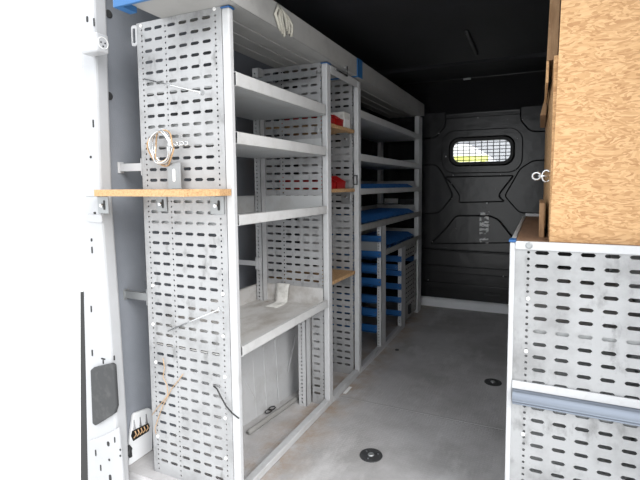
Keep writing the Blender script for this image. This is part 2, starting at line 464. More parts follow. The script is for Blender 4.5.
# dark access cover
c0 = aty(93, 371, PY - .006)
mb = MB(); P = [aty(*q, PY - .002) for q in ((93, 369), (96, 366.5), (114, 362), (117, 364), (119.5, 405), (117.5, 412), (98, 424.5), (95, 422))]
mb.prism(P, (0, -.012, 0)); ac = mb.build('access_cover', 'dark', None, .004)
tag(ac, 'dark grey rounded plastic cover low on the white rear pillar', 'cover')

# socket on the pillar
sx = aty(109, 41, PY).x; sy = atx(96.5, 41, sx).y; zt_ = aty(96.5, 31, sy).z; zb_ = aty(96.5, 51, sy).z; sl = aty(80, 41, sy).x
sk = empty('power_socket', ((sx + sl) / 2, PY, (zt_ + zb_) / 2), 'white plastic power socket box near top of the white pillar', 'socket')
MB().box(sl, sx, sy, PY - .0005, zb_, zt_).build('housing', 'pillar', sk, .006)
cyk, czk = (sy + PY) / 2, (zt_ + zb_) / 2; rr_ = min(PY - sy, zt_ - zb_) * .40
mb = MB(); mb.tube([(sx + .0005, cyk + rr_ * math.cos(t * .2618), czk + rr_ * math.sin(t * .2618)) for t in range(25)], .0014, 6); mb.build('socket_ring', 'whitepl', sk)
mb = MB()
for dy, dz in ((-.4, .05), (.4, .05), (0, -.55)): mb.tube([(sx, cyk + dy * rr_, czk + dz * rr_), (sx + .0012, cyk + dy * rr_, czk + dz * rr_)], .0028, 8)
mb.build('pin_hole', 'rubber', sk)

# plugs on the wall lining
for (q, d) in (((108.5, 14), 'dark round plug at the top of the grey wall lining'), ((109, 96), 'dark round plug halfway up the grey wall lining beside the pillar')):
    p = atx(*q, XW); MB().disc((XW, p.y, p.z), (1, 0, 0), .014, .004).build('wall_plug', 'dark'); o = bpy.context.scene.collection.objects[-1]
    tag(o, d, 'plug', 'plugs in the wall lining')

# lower white body pressing with lamp wiring opening
def wallpt(px, py): return atx(px, py, XW + .012)
lp = empty('rear_lamp_access', (XW, 1.15, 0), 'white body pressing low on the wall with an opening full of wiring', 'body panel')
pp = [wallpt(*q) for q in ((130, 480), (129, 446), (133, 416), (135, 413), (149, 408), (153, 411), (153.5, 480))]
mb = MB(); mb.prism([Vector((XW + .001, p.y, max(p.z, 0.002))) for p in pp], (.012, 0, 0)); mb.build('pressing', 'white', lp, .003)
pp = [atx(*q, XW + .0135) for q in ((131, 436), (132, 431), (148, 423), (149.5, 426), (148.5, 431), (133, 441))]
MB().prism(pp, (.002, 0, 0)).build('opening', 'rubber', lp)
mb = MB()
for k in range(5):
    a = atx(134 + k * 3, 438 - k * 1.7, XW + .017); b = atx(135 + k * 3, 431 - k * 1.5, XW + .017)
    mb.tube([a, (a + b) / 2 + Vector((.006, .003, 0)), b], .0022, 6)
mb.build('wire', 'copper', lp)
for k in range(3):
    a = atx(134 + k * 6, 420 - k * 3, XW + .014); b = atx(134.5 + k * 6, 429 - k * 3, XW + .014)
    MB().tube([a, (a * .4 + b * .6), b], [.002, .003, .005], 8).build('clip', 'steel', lp)
c = atx(129, 452, XW + .03)
tag(MB().tube([c + Vector((0, 0, .025)), c + Vector((0, .004, .01)), c, c + Vector((.004, .003, -.02))], [.004, .009, .010, .006], 10).build('cable_connector', 'cable'), 'black wiring connector hanging beside the foot of the white pillar', 'connector')

# wheel arch inside the near rack
arch = []
Y0, Y1, HT = 1.40, 2.14, .46
for i in range(25):
    a = math.pi * i / 24
    yy = (Y0 + Y1) / 2 - (Y1 - Y0) / 2 * math.copysign(abs(math.cos(a)) ** .55, math.cos(a))
    zz = HT * (math.sin(a) ** .45)
    arch.append((yy, zz))
def archx(y): return -1.165 + (y - 1.5) * .12
vs = []; n = len(arch)
for (y, z) in arch: vs.append((XW + .001, y, z))
for (y, z) in arch: vs.append((archx(y) - .03 * z, y, z))
mb = MB(); mb.add(vs, [(i, i + 1, n + i + 1, n + i) for i in range(n - 1)] + [tuple(range(n, 2 * n))])
o = struct('trim_5', mb, 'rack')
bv = o.modifiers.new('b', 'BEVEL'); bv.width = .02; bv.segments = 3; bv.limit_method = 'ANGLE'
for k, (qa, qb) in enumerate((((252, 350), (257, 422)), ((263, 345), (267, 414)), ((275, 338), (279, 406)), ((296, 335), (288, 372)), ((307, 340), (303, 384)), ((240, 372), (256, 402)))):
    def on(q):
        p = atx(*q, -1.15); p = atx(*q, archx(p.y) - .03 * p.z); return Vector((p.x, p.y, p.z))
    a, b = on(qa), on(qb)
    MB().tube([a, (a + b) / 2, b], [.003, .0045, .003], 6).build('pressed_rib', 'rack', o)
# conduit at the foot of the arch
a, b, c = atz(243, 431, .01), atz(282, 404, .01), atz(320, 378, .01)
pts = [a.lerp(b, t / 6) for t in range(6)] + [b.lerp(c, t / 6) for t in range(7)]
for i, p in enumerate(pts): p.x += .028
tag(MB().tube(pts, .012, 10).build('conduit', 'conduit', smooth=True), 'grey conduit tube lying along the foot of the white wheel arch', 'conduit')
p = atz(266, 411, .0); mb = MB()
for k in range(2):
    q = Vector((p.x + .02, p.y - .01 + .03 * k, .008))
    mb.tube([q + Vector((.013 * math.cos(t * .7), .02 * math.sin(t * .7), 0)) for t in range(10)], .0025, 6)
tag(mb.build('strap_buckle', 'cable'), 'black wire buckle on the floor beside the grey conduit', 'buckle')
pts = [atz(*q, .006) for q in ((270, 410), (279, 405), (290, 396), (302, 388), (316, 381))]
for q in pts: q.x += .045; q.z = .004
tag(MB().tube(pts, .003, 6).build('floor_cable', 'cable'), 'thin black cable on the floor running behind the near rack', 'cable')

# ---------------------------------------------------------------- rack building blocks
def panel(name, y, z0, z1, parent, cut=None, cols=COLS, u0=XB, u1=XP, m='perf'):
    """upright perforated side sheet in plane y"""
    mb = MB(); P = lambda u, v, d: (u, y + d, v)
    if cut:
        zc, xc = cut
        perf_plate(mb, P, cols, u0, u1, zc, z1)
        perf_plate(mb, P, [c for c in cols if c[1] > xc + .01], xc, u1, z0, zc)
    else:
        perf_plate(mb, P, cols, u0, u1, z0, z1)
    zb = cut[0] if cut else z0
    mb.box(u0, u0 + .0015, y, y + .03, zb, z1)      # folded rear flange
    return mb.build(name, m, parent)

def post(y0, y1, z0, z1, parent, x0=XP, x1=XF, dots=False, name='post'):
    mb = MB()
    if dots:
        P = lambda u, v, d: (u, y0 + d, v)
        perf_plate(mb, P, [('d', (x0 + x1) / 2 - .004)], x0, x1, z0, z1, dot=.004)
        mb.box(x1 - .003, x1, y0, y1, z0, z1).box(x0, x1 - .003, y1 - .003, y1, z0, z1).box(x0, x0 + .002, y0 + .002, y1 - .003, z0, z1)
        return mb.build(name, 'rack', parent)
    mb.box(x0, x1, y0, y1, z0, z1)
    return mb.build(name, 'rack', parent, .005)

def shelf(parent, y0, y1, z, lip, back, m='shelf', lm='lip', x0=XB + .01, xf=XF + .004, side=None, holes=True):
    """tray shelf: plate, upturned sides and back, folded front lip"""
    side = back if side is None else side
    mb = MB(); mb.box(x0, xf - .012, y0, y1, z, z + .002)
    mb.box(x0, XP, y0 + .010, y0 + .0115, z, z + side).box(x0, XP, y1 - .0025, y1 - .001, z, z + side)
    s = mb.build('shelf', m, parent)
    # perforated rear upstand
    mb = MB(); P = lambda u, v, d: (x0 + d, u, v)
    mb.box(x0, x0 + .0015, y0, y1, z, z + back)
    mb.box(x0, x0 + .012, y0, y1, z + back - .0015, z + back)
    if holes:
        for yy in [y0 + .05, (y0 + y1) / 2, y1 - .05]:
            for k in range(4): mb2 = None
    mb.build('back_lip', m, s)
    mb = MB(); ya = y0 + .020; mb.box(xf - .0015, xf, ya, y1 + (-.02), z, z + lip).box(xf - .014, xf, ya, y1 - .02, z, z + .0025)
    mb.box(xf - .012, xf, ya, y1 - .02, z + lip - .002, z + lip)
    mb.build('front_lip', lm, s, .001)
    return s

def bolts(parent, pts, y, m='whitepl', r=.006, name='bolt'):
    for (px, py) in pts:
        p = aty(px, py, y); MB().disc((p.x, y, p.z), (0, -1, 0), r, .004, 10).build(name, m, parent)

# ---- near rack: y 1.15 .. 1.882
ZT = 1.607
near = empty('shelving_rack', (-1.08, 1.5, 0), 'near light grey metal shelving rack with perforated side panel and four tray shelves', 'shelving rack')
sp = panel('side_panel', 1.15, .0, ZT, near)
post(1.15, 1.172, 0, 1.601, near)
MB().box(XP - .003, XF + .002, 1.148, 1.178, 1.600, 1.605).build('post_cap', 'blue', near, .002)
COLI = [(k, c + .022) for k, c in COLS]
sp2 = panel('side_panel', 1.84, .0, ZT, near, cut=(.47, -.98), cols=COLI, u0=-1.25)
post(1.84, 1.882, 0, 1.601, near)
MB().box(XP - .003, XF + .002, 1.838, 1.884, 1.600, 1.605).build('post_cap', 'blue', near, .002)
# rear uprights (hidden edge of each frame) and the short post by the arch
post(1.795, 1.838, 0, .486, near, -1.03, -.988, dots=True, name='short_post')
post(1.80, 1.838, .47, ZT, near, -1.262, -1.226, dots=True, name='rear_upright')
for z, lp_, m in ((1.366, .045, 'shelf'), (1.184, .04, 'shelf'), (.922, .036, 'shelf'), (.487, .036, 'dirty')):
    shelf(near, 1.153, 1.838, z, lp_, .082 if z < 1.2 else .06, m)
# floor rail
MB().box(XF - .03, XF, 1.173, 1.84, .001, .03).build('base_rail', 'rack', near, .003)
# hand tab at the top rear corner of the panel
p = aty(131, 26, 1.15); q = aty(135, 46, 1.15)
lo = rrect(p.x, XB + .004, q.z, p.z, .008, 3); li = rrect(p.x + .006, XB - .004, q.z + .01, p.z - .01, .004, 3)
curve_shape('hook_tab', [lo, li], 1.151, .003, 0, 'rack', near)
bolts(sp, [(152, 286), (222.5, 251), (153, 285+0.5), (153.3, 324), (223, 294), (223.3, 336), (156, 362), (225, 377), (225.5, 418), (226, 458), (158, 436), (141, 26), (214.5, 9)][2:], 1.15)
for (a, b) in (((279, 131), (1.84)), ((316, 129.5), 1.84)):
    pass
bolts(sp2, [(275.5, 131.5), (316.5, 130)], 1.84, 'zinc', .012, 'washer')
# stay arms from panel to the wall
for (y_, nm) in ((167, 0), (297, 1)):
    p = aty(141 if nm == 0 else 147, y_, 1.16)
    mb = MB(); mb.box(XW, XB, 1.158, 1.162, p.z - .014, p.z + .014).box(XW, XB, 1.158, 1.17, p.z + .012, p.z + .014)
    mb.box(XB - .012, XB + .01, 1.156, 1.164, p.z - .03, p.z + .03).box(XW, XW + .003, 1.15, 1.175, p.z - .02, p.z + .02)
    s = mb.build('wall_stay', 'zinc' if nm else 'rack', near, .002)
p = aty(252, 263, 1.79)
mb = MB(); mb.box(XW, -1.25, 1.785, 1.79, p.z - .012, p.z + .012).box(-1.262, -1.236, 1.79, 1.7995, p.z - .03, p.z + .03).box(XW, XW + .003, 1.775, 1.80, p.z - .02, p.z + .02)
mb.build('wall_stay', 'rack', near, .002)

# ---- far rack: y 2.21 .. 3.70
far = empty('shelving_rack', (-1.08, 2.95, 0), 'far light grey metal shelving rack with blue runners and blue bins by the bulkhead', 'shelving rack')
sp3 = panel('side_panel', 2.21, 0, ZT, far, cols=COLI, u0=-1.25)
post(2.218, 2.258, 0, 1.601, far)
post(3.52, 3.63, 0, 1.601, far, -.925)
FY0, FY1 = 2.215, 3.60
for z, lp_, bk in ((1.412, .04, .06), (1.182, .038, .075), (1.0, .033, .085), (.797, .038, .09)):
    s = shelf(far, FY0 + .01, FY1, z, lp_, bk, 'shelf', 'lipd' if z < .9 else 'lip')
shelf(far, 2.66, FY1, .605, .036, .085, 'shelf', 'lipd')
m1y, m2y = 2.60, 3.05
post(m1y, m1y + .085, 0, .796, far, dots=True)
post(m2y, m2y + .09, 0, .604, far, dots=True)
post(m1y, m1y + .05, 0, .796, far, XB, XB + .03, dots=True, name='rear_post')
post(m2y, m2y + .05, 0, .604, far, XB, XB + .03, dots=True, name='rear_post')
yr = atx(380.5, 150, XB).y
post(yr - .05, yr + .02, .89, ZT, far, XB - .012, XB + .022, name='rear_post')
def runner(y, pya, pyb, pxe, xs, xe=XB):
    a = aty(pxe, pya, y - .004); b = aty(pxe, pyb, y - .004)
    mb = MB(); mb.box(xe, xs, y - .004, y - .001, b.z, a.z).box(xe, xs, y - .022, y - .003, b.z, b.z + .003)
    rn = mb.build('runner', 'blue', far, .0008)
    MB().disc((xs - .012, y - .004, (a.z + b.z) / 2), (0, -1, 0), .004, .002, 8).build('screw', 'steel', rn)
for a, b, e in ((236, 242, 0), (251.5, 257.5, 0), (266, 273, 1), (279, 286, 0), (297, 303.5, 1), (310, 317, 1), (326, 333, 1)):
    runner(m1y, a, b, 382, XF - (.002 if not e else .030))
for a, b, e in ((256.5, 262, 0), (265, 270, 1), (271, 276, 0), (284, 289.5, 0), (297.5, 302.5, 0), (311, 316, 0)):
    runner(m2y, a, b, 402, XF - (.002 if not e else .030))
runner(3.60, 256.5, 261.5, 417, XF - .03)
mb = MB()
for ya, yb in ((2.259, m1y), (m1y + .087, m2y)):
    mb.box(XF - .03, XF, ya, yb, .001, .03)
mb.build('base_rail', 'rack', far)
# perforated cover closing the last bay of the far rack
mb = MB(); P = lambda u, v, d: (XF - .012 - d, u, v)
cc = [('s', 3.175 + .0485 * i) for i in range(7)]
perf_plate(mb, P, cc, 3.145, 3.518, .03, .45)
perf_plate(mb, P, cc, 3.145, 3.518, .50, .60)
mb.box(XF - .010, XF - .004, 3.145, 3.518, .15, .165)
cv = mb.build('bay_cover', 'lipd', far)
MB().box(XF - .012, XF - .0, 3.26, 3.32, .06, .13).build('latch', 'rubber', cv, .003)

# ---- top trays
def top_tray(y0, y1, label, near_end):
    t = empty('roof_tray', (-1.02, (y0 + y1) / 2, ZT), label, 'tray', 'long trays on top of the left racks')
    x0, x1, z = -1.165, -.866, ZT + .001
    mb = MB(); mb.box(x0, x1, y0, y1, z, z + .002)
    mb.box(x1 - .002, x1, y0, y1, z, z + .09).box(x1 - .014, x1, y0, y1, z + .088, z + .09)
    mb.box(x0, x0 + .002, y0, y1, z, z + .06)
    mb.build('channel', 'tray', t, .0008)
    mb = MB()
    for x in (-.96, -1.03, -1.10): mb.box(x - .004, x + .004, y0 + .19 if near_end else y0 + .1, y1 - .02, z - .0045, z)
    mb.build('rib', 'tray', t, .002)
    yc = y0 if True else y1
    mb = MB(); mb.box(x0 - .026, x1 + .002, y0 - .012, y0 - .002, z - (.018 if near_end else .002), z + .092).box(x1 - .001, x1 + .002, y0 - .012, y0 + .05, z - .002, z + .092)
    if near_end: mb.box(x0 - .026, x0 + .004, y0 - .002, y0 + .05, z - .018, z + .06)
    mb.build('end_cap', 'bluecap', t, .002)
    return t
top_tray(1.0, 2.145, 'long grey tray on the near rack with a blue cap at its near end', True)
top_tray(2.172, 3.60, 'long grey tray on top of the far rack with a blue cap beside the post', False)

# grey cross plate of bay one top (galvanised bracket with teeth)
a = aty(257, 76, 1.80); b = aty(318, 66, 1.80)
mb = MB(); mb.box(XB + .02, XP, 1.79, 1.836, 1.555, 1.558).box(XB + .02, XP, 1.788, 1.79, 1.535, 1.558)
for k in range(10): mb.box(XB + .04 + k * .032, XB + .046 + k * .032, 1.786, 1.788, 1.54, 1.552)
mb.build('cross_bracket', 'zinc', near)

# ---------------------------------------------------------------- bins and boards
def bin_mesh(w, d, h):
    """open bin, origin at base centre; slopes at the front (+x)"""
    mb = MB(); t = .002
    mb.box(-d / 2, d / 2, -w / 2, w / 2, 0, t)
    for s in (-1, 1):
        y0 = s * w / 2; y1 = s * (w / 2 - t)
        mb.prism([(-d / 2, y0, t), (d / 2 - .004, y0, t), (d / 2, y0, h * .55), (d / 2 - .05, y0, h), (-d / 2, y0, h)], (0, y1 - y0, 0))
    mb.box(-d / 2, -d / 2 + t, -w / 2, w / 2, t, h)
    mb.box(d / 2 - .004, d / 2 - .002, -w / 2, w / 2, t, h * .55)
    mb.box(d / 2 - .004, d / 2 + .006, -w / 2 + .01, w / 2 - .01, h * .5, h * .55)
    return mb
ORD = ['first', 'second', 'third', 'fourth', 'fifth', 'sixth', 'seventh', 'eighth', 'ninth', 'tenth', 'eleventh', 'twelfth']
proto = None
for (z, ya, yb, h, nm) in ((1.182, 2.27, 3.59, .052, 'shelf above eye level'), (1.0, 2.27, 3.59, .048, 'shelf at eye level'),
                           (.797, 2.27, 3.59, .045, 'shelf over the blue runners'), (.605, 2.70, 3.59, .045, 'short lowest shelf')):
    n = int(round((yb - ya) / .122)); w = (yb - ya) / n
    for i in range(n):
        y = ya + w * (i + .5)
        jit = random.uniform(-.006, .006)
        lab = 'low blue open bin on the %s of the far rack, %s from the near end' % (nm, ORD[i])
        if len(lab.split()) > 16: lab = 'blue bin on the %s, %s from near end' % (nm, ORD[i])
        if proto is None:
            proto = empty('storage_bin', (-1.095 + jit, y, z + .0025), lab, 'bin', 'blue bins on the far rack')
            b = bin_mesh(.106, .305, .058); b.v = [(v[0] + proto.location.x, v[1] + y, v[2] + z + .0025) for v in b.v]
            b.build('bin_body', 'bluebin', proto)
            o = proto
        else:
            o = dup(proto, Vector((-1.095 + jit, y, z + .0025)) - proto.location, lab, 'blue bins on the ' + nm)
        o['group'] = 'blue bins on the ' + nm

def place(mbx, loc, m, name, label, cat, group=None, bevel=0):
    mbx.v = [(v[0] + loc[0], v[1] + loc[1], v[2] + loc[2]) for v in mbx.v]
    return tag(mbx.build(name, m, None, bevel), label, cat, group)

BY0, BY1 = 1.886, 2.206
def bayboard(z, lab, xfr=-.905):
    o = MB().box(-1.25, xfr, BY0, BY1, z - .017, z).build('chipboard_shelf', 'chip', None, .001)
    tag(o, lab, 'shelf board', 'chipboard boards between the racks')
    return o
z1, z2, z3 = aty(352, 130, 2.2).z, aty(352, 188.5, 2.2).z, aty(354, 271, 2.2).z
bayboard(z1, 'upper chipboard between the two racks, seen from below')
bayboard(z2, 'middle chipboard at eye level between the two racks')
bayboard(z3, 'lower chipboard between the two racks, its empty top seen')
for z, w_ in ((z1, 'upper'), (z2, 'middle'), (z3, 'lower')):
    mb = MB(); mb.box(-.985, -.93, 2.2055, 2.2098, z - .085, z - .018).box(-.985, -.93, 2.15, 2.2098, z - .021, z - .018)
    o = mb.build('angle_bracket', 'zinc', None, .001); MB().disc((-.958, 2.2055, z - .045), (0, -1, 0), .008, .006, 8).build('bolt', 'steel', o)
    tag(o, 'small galvanised angle bracket under the %s chipboard between the racks' % w_, 'bracket', 'brackets under the bay boards')
    dup(o, (0, 0, 0)) if False else None
mb = MB(); mb.box(XP, XF, 1.883, 2.209, .001, .03)
tag(mb.build('floor_rail', 'rack'), 'short grey floor rail bridging the gap between the two racks', 'rail')
mb = MB(); mb.box(XF - .004, XF, 1.885, 2.209, 1.562, 1.60).box(XP, XF, 1.885, 2.209, 1.598, 1.601)
tag(mb.build('cross_rail', 'rack'), 'short grey rail bridging the racks just under the top tray', 'rail')

for (z, spots) in ((z1, ((1.955, .10, .075, 'large red bin on the upper chipboard, nearest the near rack'), (2.062, .085, .07, 'narrow red bin on the upper chipboard beside the white box'))),
                   (z2, ((1.955, .11, .065, 'left red bin on the middle chipboard at eye level'), (2.075, .11, .065, 'right red bin on the middle chipboard at eye level')))):
    for (y, w, h, lab) in spots:
        place(bin_mesh(w, .26, h), (-1.055, y, z + .0005), 'red', 'storage_bin', lab, 'bin', 'red bins between the racks')
mb = MB(); mb.box(-1.12, -.925, 2.115, 2.196, z1 + .0005, z1 + .085)
o = tag(mb.build('carton', 'cloth', None, .003), 'off-white box beside the red bins on the upper chipboard', 'box')
MB().box(-.925, -.9242, 2.12, 2.19, z1 + .01, z1 + .05).build('box_label', 'paper', o)
# catch on the far post
p = aty(355, 180, 2.2); z = p.z
mb = MB(); mb.box(XP + .002, XP + .028, 2.2055, 2.2098, z - .026, z - .02).box(XP + .002, XP + .028, 2.2055, 2.2098, z + .02, z + .026)
mb.box(XP + .002, XP + .008, 2.2055, 2.2098, z - .02, z + .02).box(XP + .022, XP + .028, 2.2055, 2.2098, z - .02, z + .02)
tag(mb.build('striker_plate', 'dark'), 'dark metal striker frame on the post beside the middle chipboard', 'striker')

# plates seen on the wall behind the far rack
a = aty(384.5, 198.5, 3.765); b = aty(398, 203.5, 3.765)
tag(MB().box(a.x, b.x, 3.765, 3.769, b.z, a.z).build('wall_card', 'paper'), 'small white card on the bulkhead seen between the shelves of the far rack', 'card')
a = aty(399.5, 199, 3.765); b = aty(415, 204.5, 3.765)
tag(MB().box(a.x, b.x, 3.765, 3.769, b.z, a.z).build('wall_strip', 'dark'), 'dark strip on the bulkhead beside the small white card', 'strip')

# ---------------------------------------------------------------- things on the near rack
# long chipboard plank between pillar and panel
YF = 1.0
zt = aty(140, 189.6, YF).z; zb = aty(140, 196.4, YF).z
xL = aty(94, 192, YF).x; xC = aty(184, 192, YF).x
zt, zb = max(zt, zb + .018), zb
pr = [(xL, YF, zb), (xC, YF, zb), (-.893, 1.09, zb), (-.893, 1.146, zb), (-1.33, 1.146, zb), (-1.33, 1.056, zb), (xL, 1.056, zb)]
tag(MB().prism(pr, (0, 0, zt - zb)).build('plank', 'chip', None, .001), 'raw chipboard plank across the white pillar and the near side panel', 'plank')
def plate_bracket(px, y, zt_, w, h, lab, m='zinc'):
    p = aty(px, 200, y); mb = MB()
    mb.box(p.x - w / 2, p.x + w / 2, y - .0035, y - .0005, zt_ - h, zt_).box(p.x - w / 2, p.x + w / 2, y - .045, y - .0035, zt_ - .003, zt_)
    o = mb.build('angle_bracket', m, None, .001)
    MB().disc((p.x - w * .1, y - .0035, zt_ - h * .55), (0, -1, 0), .008, .006, 8).build('bolt', 'steel', o)
    mb = MB(); pts = rrect(p.x + w * .05, p.x + w * .22, zt_ - h * .8, zt_ - h * .25, w * .07, 3)
    mb.prism([(a, y - .0045, b) for a, b in pts], (0, .0005, 0)); mb.build('slot', 'rubber', o)
    tag(o, lab, 'bracket', 'angle brackets under the plank'); return o
plate_bracket(103.5, PY, zb - .0005, .052, .06, 'galvanised bracket under the plank on the white pillar')
plate_bracket(162, 1.149, zb - .0005, .048, .055, 'galvanised bracket under the plank near its middle, on the panel')
plate_bracket(217.5, 1.149, zb - .0005, .055, .06, 'galvanised bracket under the right end of the plank')
# upright plate on top of the plank
a = aty(167.5, 163, 1.13); b = aty(181.5, 188, 1.13)
o = MB().box(a.x, b.x, 1.128, 1.131, zt + .0005, a.z).box(a.x, b.x, 1.09, 1.128, zt + .0005, zt + .003).build('upright_bracket', 'zinc', None, .001)
mb = MB(); pts = rrect((a.x + b.x) / 2 - .006, (a.x + b.x) / 2 + .006, zt + .025, a.z - .02, .005, 4); mb.prism([(u, 1.1275, v) for u, v in pts], (0, .0004, 0)); mb.build('slot', 'whitepl', o)
tag(o, 'grey slotted angle bracket standing on top of the plank', 'bracket')
# coil of wire
c = aty(160, 148, 1.115)
mb = MB(); mb2 = MB()
for k in range(7):
    rx, rz = .042 + random.uniform(-.006, .005), .056 + random.uniform(-.006, .005)
    ox, oz, ph = random.uniform(-.012, .012), random.uniform(-.005, .005), random.uniform(0, 6)
    pts = [c + Vector((ox + rx * math.cos(t * math.pi / 12), .005 * math.sin(t * .9 + ph) + (k - 3) * .0035, oz + rz * math.sin(t * math.pi / 12))) for t in range(25)]
    (mb2 if k in (2, 5) else mb).tube(pts, .0026, 6, cap=False)
wc = mb.build('wire_coil', 'steel', None, 0, True); mb2.build('tan_loop', 'copper', wc, 0, True)
mb = MB(); e = c + Vector((.035, .0, .012))
for k in range(6): mb.tube([e + Vector((k * .013 + .008 * math.cos(t), .012 if k % 2 else .008 + .0, .006 * math.sin(t))) for t in [j * math.pi / 5 for j in range(11)]], .0022, 6)
mb.build('chain_link', 'steel', wc, 0, True)
tag(wc, 'coil of silver wire hanging on the near side panel above the plank', 'wire coil')
# rods poking through
for (qa, qb, lab) in (((144.5, 79), (201, 92.5), 'upper thin metal rod bolted to the near side panel'), ((168, 331), (220, 309), 'lower thin metal rod bolted to the near side panel')):
    a = aty(*qa, 1.144); b = aty(*qb, 1.125)
    o = MB().tube([a, b], .0024, 8).build('metal_rod', 'steel', None, 0, True)
    MB().tube([b, b + (b - a).normalized() * .006], .009, 12).build('washer', 'steel', o)
    tag(o, lab, 'rod', 'rods on the side panel')
# black cable tail
pts = [aty(*q, 1.14) for q in ((213.5, 386), (217, 389), (221, 397), (226, 406), (232, 413), (239, 418.5))]
tag(MB().tube(pts, .0024, 6).build('cable_tail', 'cable', None, 0, True), 'thin black cable tail curving over the near post foot', 'cable')
# tan cord
for pts, lab in (([(163, 358), (164.5, 368), (163, 377), (167, 385), (168, 395), (164, 400), (158, 407), (152, 415)], 'tan cord hanging on the lower near side panel, longer strand'),
                 ([(183, 374), (178, 381), (172, 388), (168, 396), (163, 405), (159, 416), (155, 428), (156, 434)], 'tan cord crossing the longer strand on the lower side panel')):
    pp = [aty(*q, 1.145) for q in pts]
    tag(MB().tube(pp, .0014, 6).build('cord', 'copper', None, 0, True), lab, 'cord', 'tan cords on the side panel')
# rag on the top tray lip
p = atx(285, 22, -.862)
mb = MB()
for k in range(6):
    off = (k - 2.5) * .006
    top = atx(278 + k * .7, 4 + k, -.862); bot = atx(279 + k * 2.2, 30 + (k % 3) * 3, -.862)
    mid = (top + bot) / 2 + Vector((.006 + .002 * (k % 2), off * 2.0, 0))
    mb.tube([top, top.lerp(mid, .5) + Vector((.004, 0, 0)), mid, mid.lerp(bot, .6) + Vector((.004, 0, 0)), bot + Vector((.004, 0, 0)), bot + Vector((.004, 0.012, .01))], [.003, .005, .006, .006, .006, .004], 7)
tag(mb.build('string_hank', 'string', None, 0, True), 'off-white hank of string hanging over the lip of the near top tray', 'string')
# small L clip under the tray
p = atx(342, 74, -.862)
mb = MB(); mb.box(-.864, -.858, p.y - .07, p.y + .06, p.z, p.z + .008).box(-.864, -.858, p.y + .045, p.y + .06, p.z, p.z + .05)
tag(mb.build('clip', 'steel'), 'small bright L-shaped clip on the tray lip beside the blue cap', 'clip')

# white strap draped over the right-hand side lip of the lower shelf
zz = .4895; ysl = 1.833
xa, xb = aty(277, 286, ysl).x, aty(289.5, 290, ysl).x
prof = [(ysl + .002, zz + .081), (ysl - .001, zz + .086), (ysl - .006, zz + .087), (ysl - .010, zz + .06), (ysl - .014, zz + .02), (ysl - .024, zz + .003), (ysl - .06, zz + .001), (ysl - .12, zz + .001)]
vs = []
for i, (y, z) in enumerate(prof):
    for j in range(5):
        vs.append((xa + (xb - xa) * j / 4 + .004 * math.sin(i * 1.3), y - .002 * math.sin(j * 2 + i), z + .0015 * (j % 2)))
fs = [(i * 5 + j, i * 5 + j + 1, i * 5 + j + 6, i * 5 + j + 5) for i in range(len(prof) - 1) for j in range(4)]
mb = MB(); mb.add(vs, fs); o = mb.build('webbing_strap', 'cloth', None, 0, True)
sm = o.modifiers.new('s', 'SOLIDIFY'); sm.thickness = .002
tag(o, 'white cloth strap draped over the side lip of the lower shelf', 'strap')

# ---------------------------------------------------------------- right cabinet
CYF = 1.305; CX0 = aty(508.7, 300, CYF).x; CX1 = CX0 + .39; CTOP = .895; CYE = 2.38
cb = empty('rack_cabinet', ((CX0 + CX1) / 2, CYF + .3, 0), 'low grey cabinet on the right with perforated end panel and wooden top', 'cabinet')
mb = MB(); P = lambda u, v, d: (u, CYF + d, v)
x0 = CX0 + .012
sx0 = aty(542, 255, CYF).x; dx0 = aty(528.5, 255, CYF).x
cols = [('d', dx0)] + [('s', sx0 + .055 * i) for i in range(5)] + [('d', CX1 - .028)]
zr = aty(542, 253, CYF).z
perf_plate(mb, P, cols, x0, CX1 - .012, 0, zr + PITCH / 2 + .001, ztop=zr, dot=.0036)
ep = mb.build('end_panel', 'perf', cb)
MB().box(CX0, CX0 + .014, CYF - .004, CYF + .03, 0, CTOP - .004).build('post', 'rack', cb, .003)
MB().box(CX1 - .014, CX1, CYF - .004, CYF + .03, 0, CTOP - .004).build('post', 'rack', cb, .003)
MB().box(CX0, CX0 + .014, CYE - .03, CYE, 0, CTOP - .004).build('post', 'rack', cb, .003)
MB().box(CX1 - .014, CX1, CYE - .03, CYE, 0, CTOP - .004).build('post', 'rack', cb, .003)
MB().box(CX0 + .014, CX1 - .014, CYF - .006, CYF - .001, aty(542, 250.2, CYF).z, CTOP).build('top_rail', 'rack', cb, .002)
MB().box(CX0 - .003, CX0 + .016, CYF - .007, CYF + .04, CTOP - .004, CTOP + .003).build('corner_cap', 'blue', cb, .002)
MB().box(CX0, CX0 + .012, CYF + .03, CYE - .03, CTOP - .05, CTOP).box(CX0 + .012, CX1, CYE - .012, CYE, CTOP - .05, CTOP + .012).build('side_rail', 'rack', cb, .002)
MB().box(CX0 + .014, CX1 - .014, CYF + .004, CYE - .013, CTOP - .018, CTOP - .002).build('wooden_top', 'chipd', cb)
for z in (.62, .40, .16):
    MB().box(CX0 + .015, CX1 - .015, CYF + .01, CYE - .032, z, z + .03).build('shelf', 'shelf', cb)
MB().box(CX1 - .004, CX1 - .002, CYF + .03, CYE - .03, 0, CTOP - .052).build('back_panel', 'shelf', cb)
for (px, py) in ((529, 245.5), ):
    p = aty(px, py, CYF - .006); MB().disc((p.x, CYF - .006, p.z), (0, -1, 0), .009, .004, 14).build('bolt', 'zinc', cb)
for (px, py) in ((528, 298.5), (526, 351), (523, 434)):
    p = aty(px, py, CYF); MB().disc((p.x, CYF, p.z), (0, -1, 0), .0055, .003, 10).build('bolt', 'whitepl', cb)
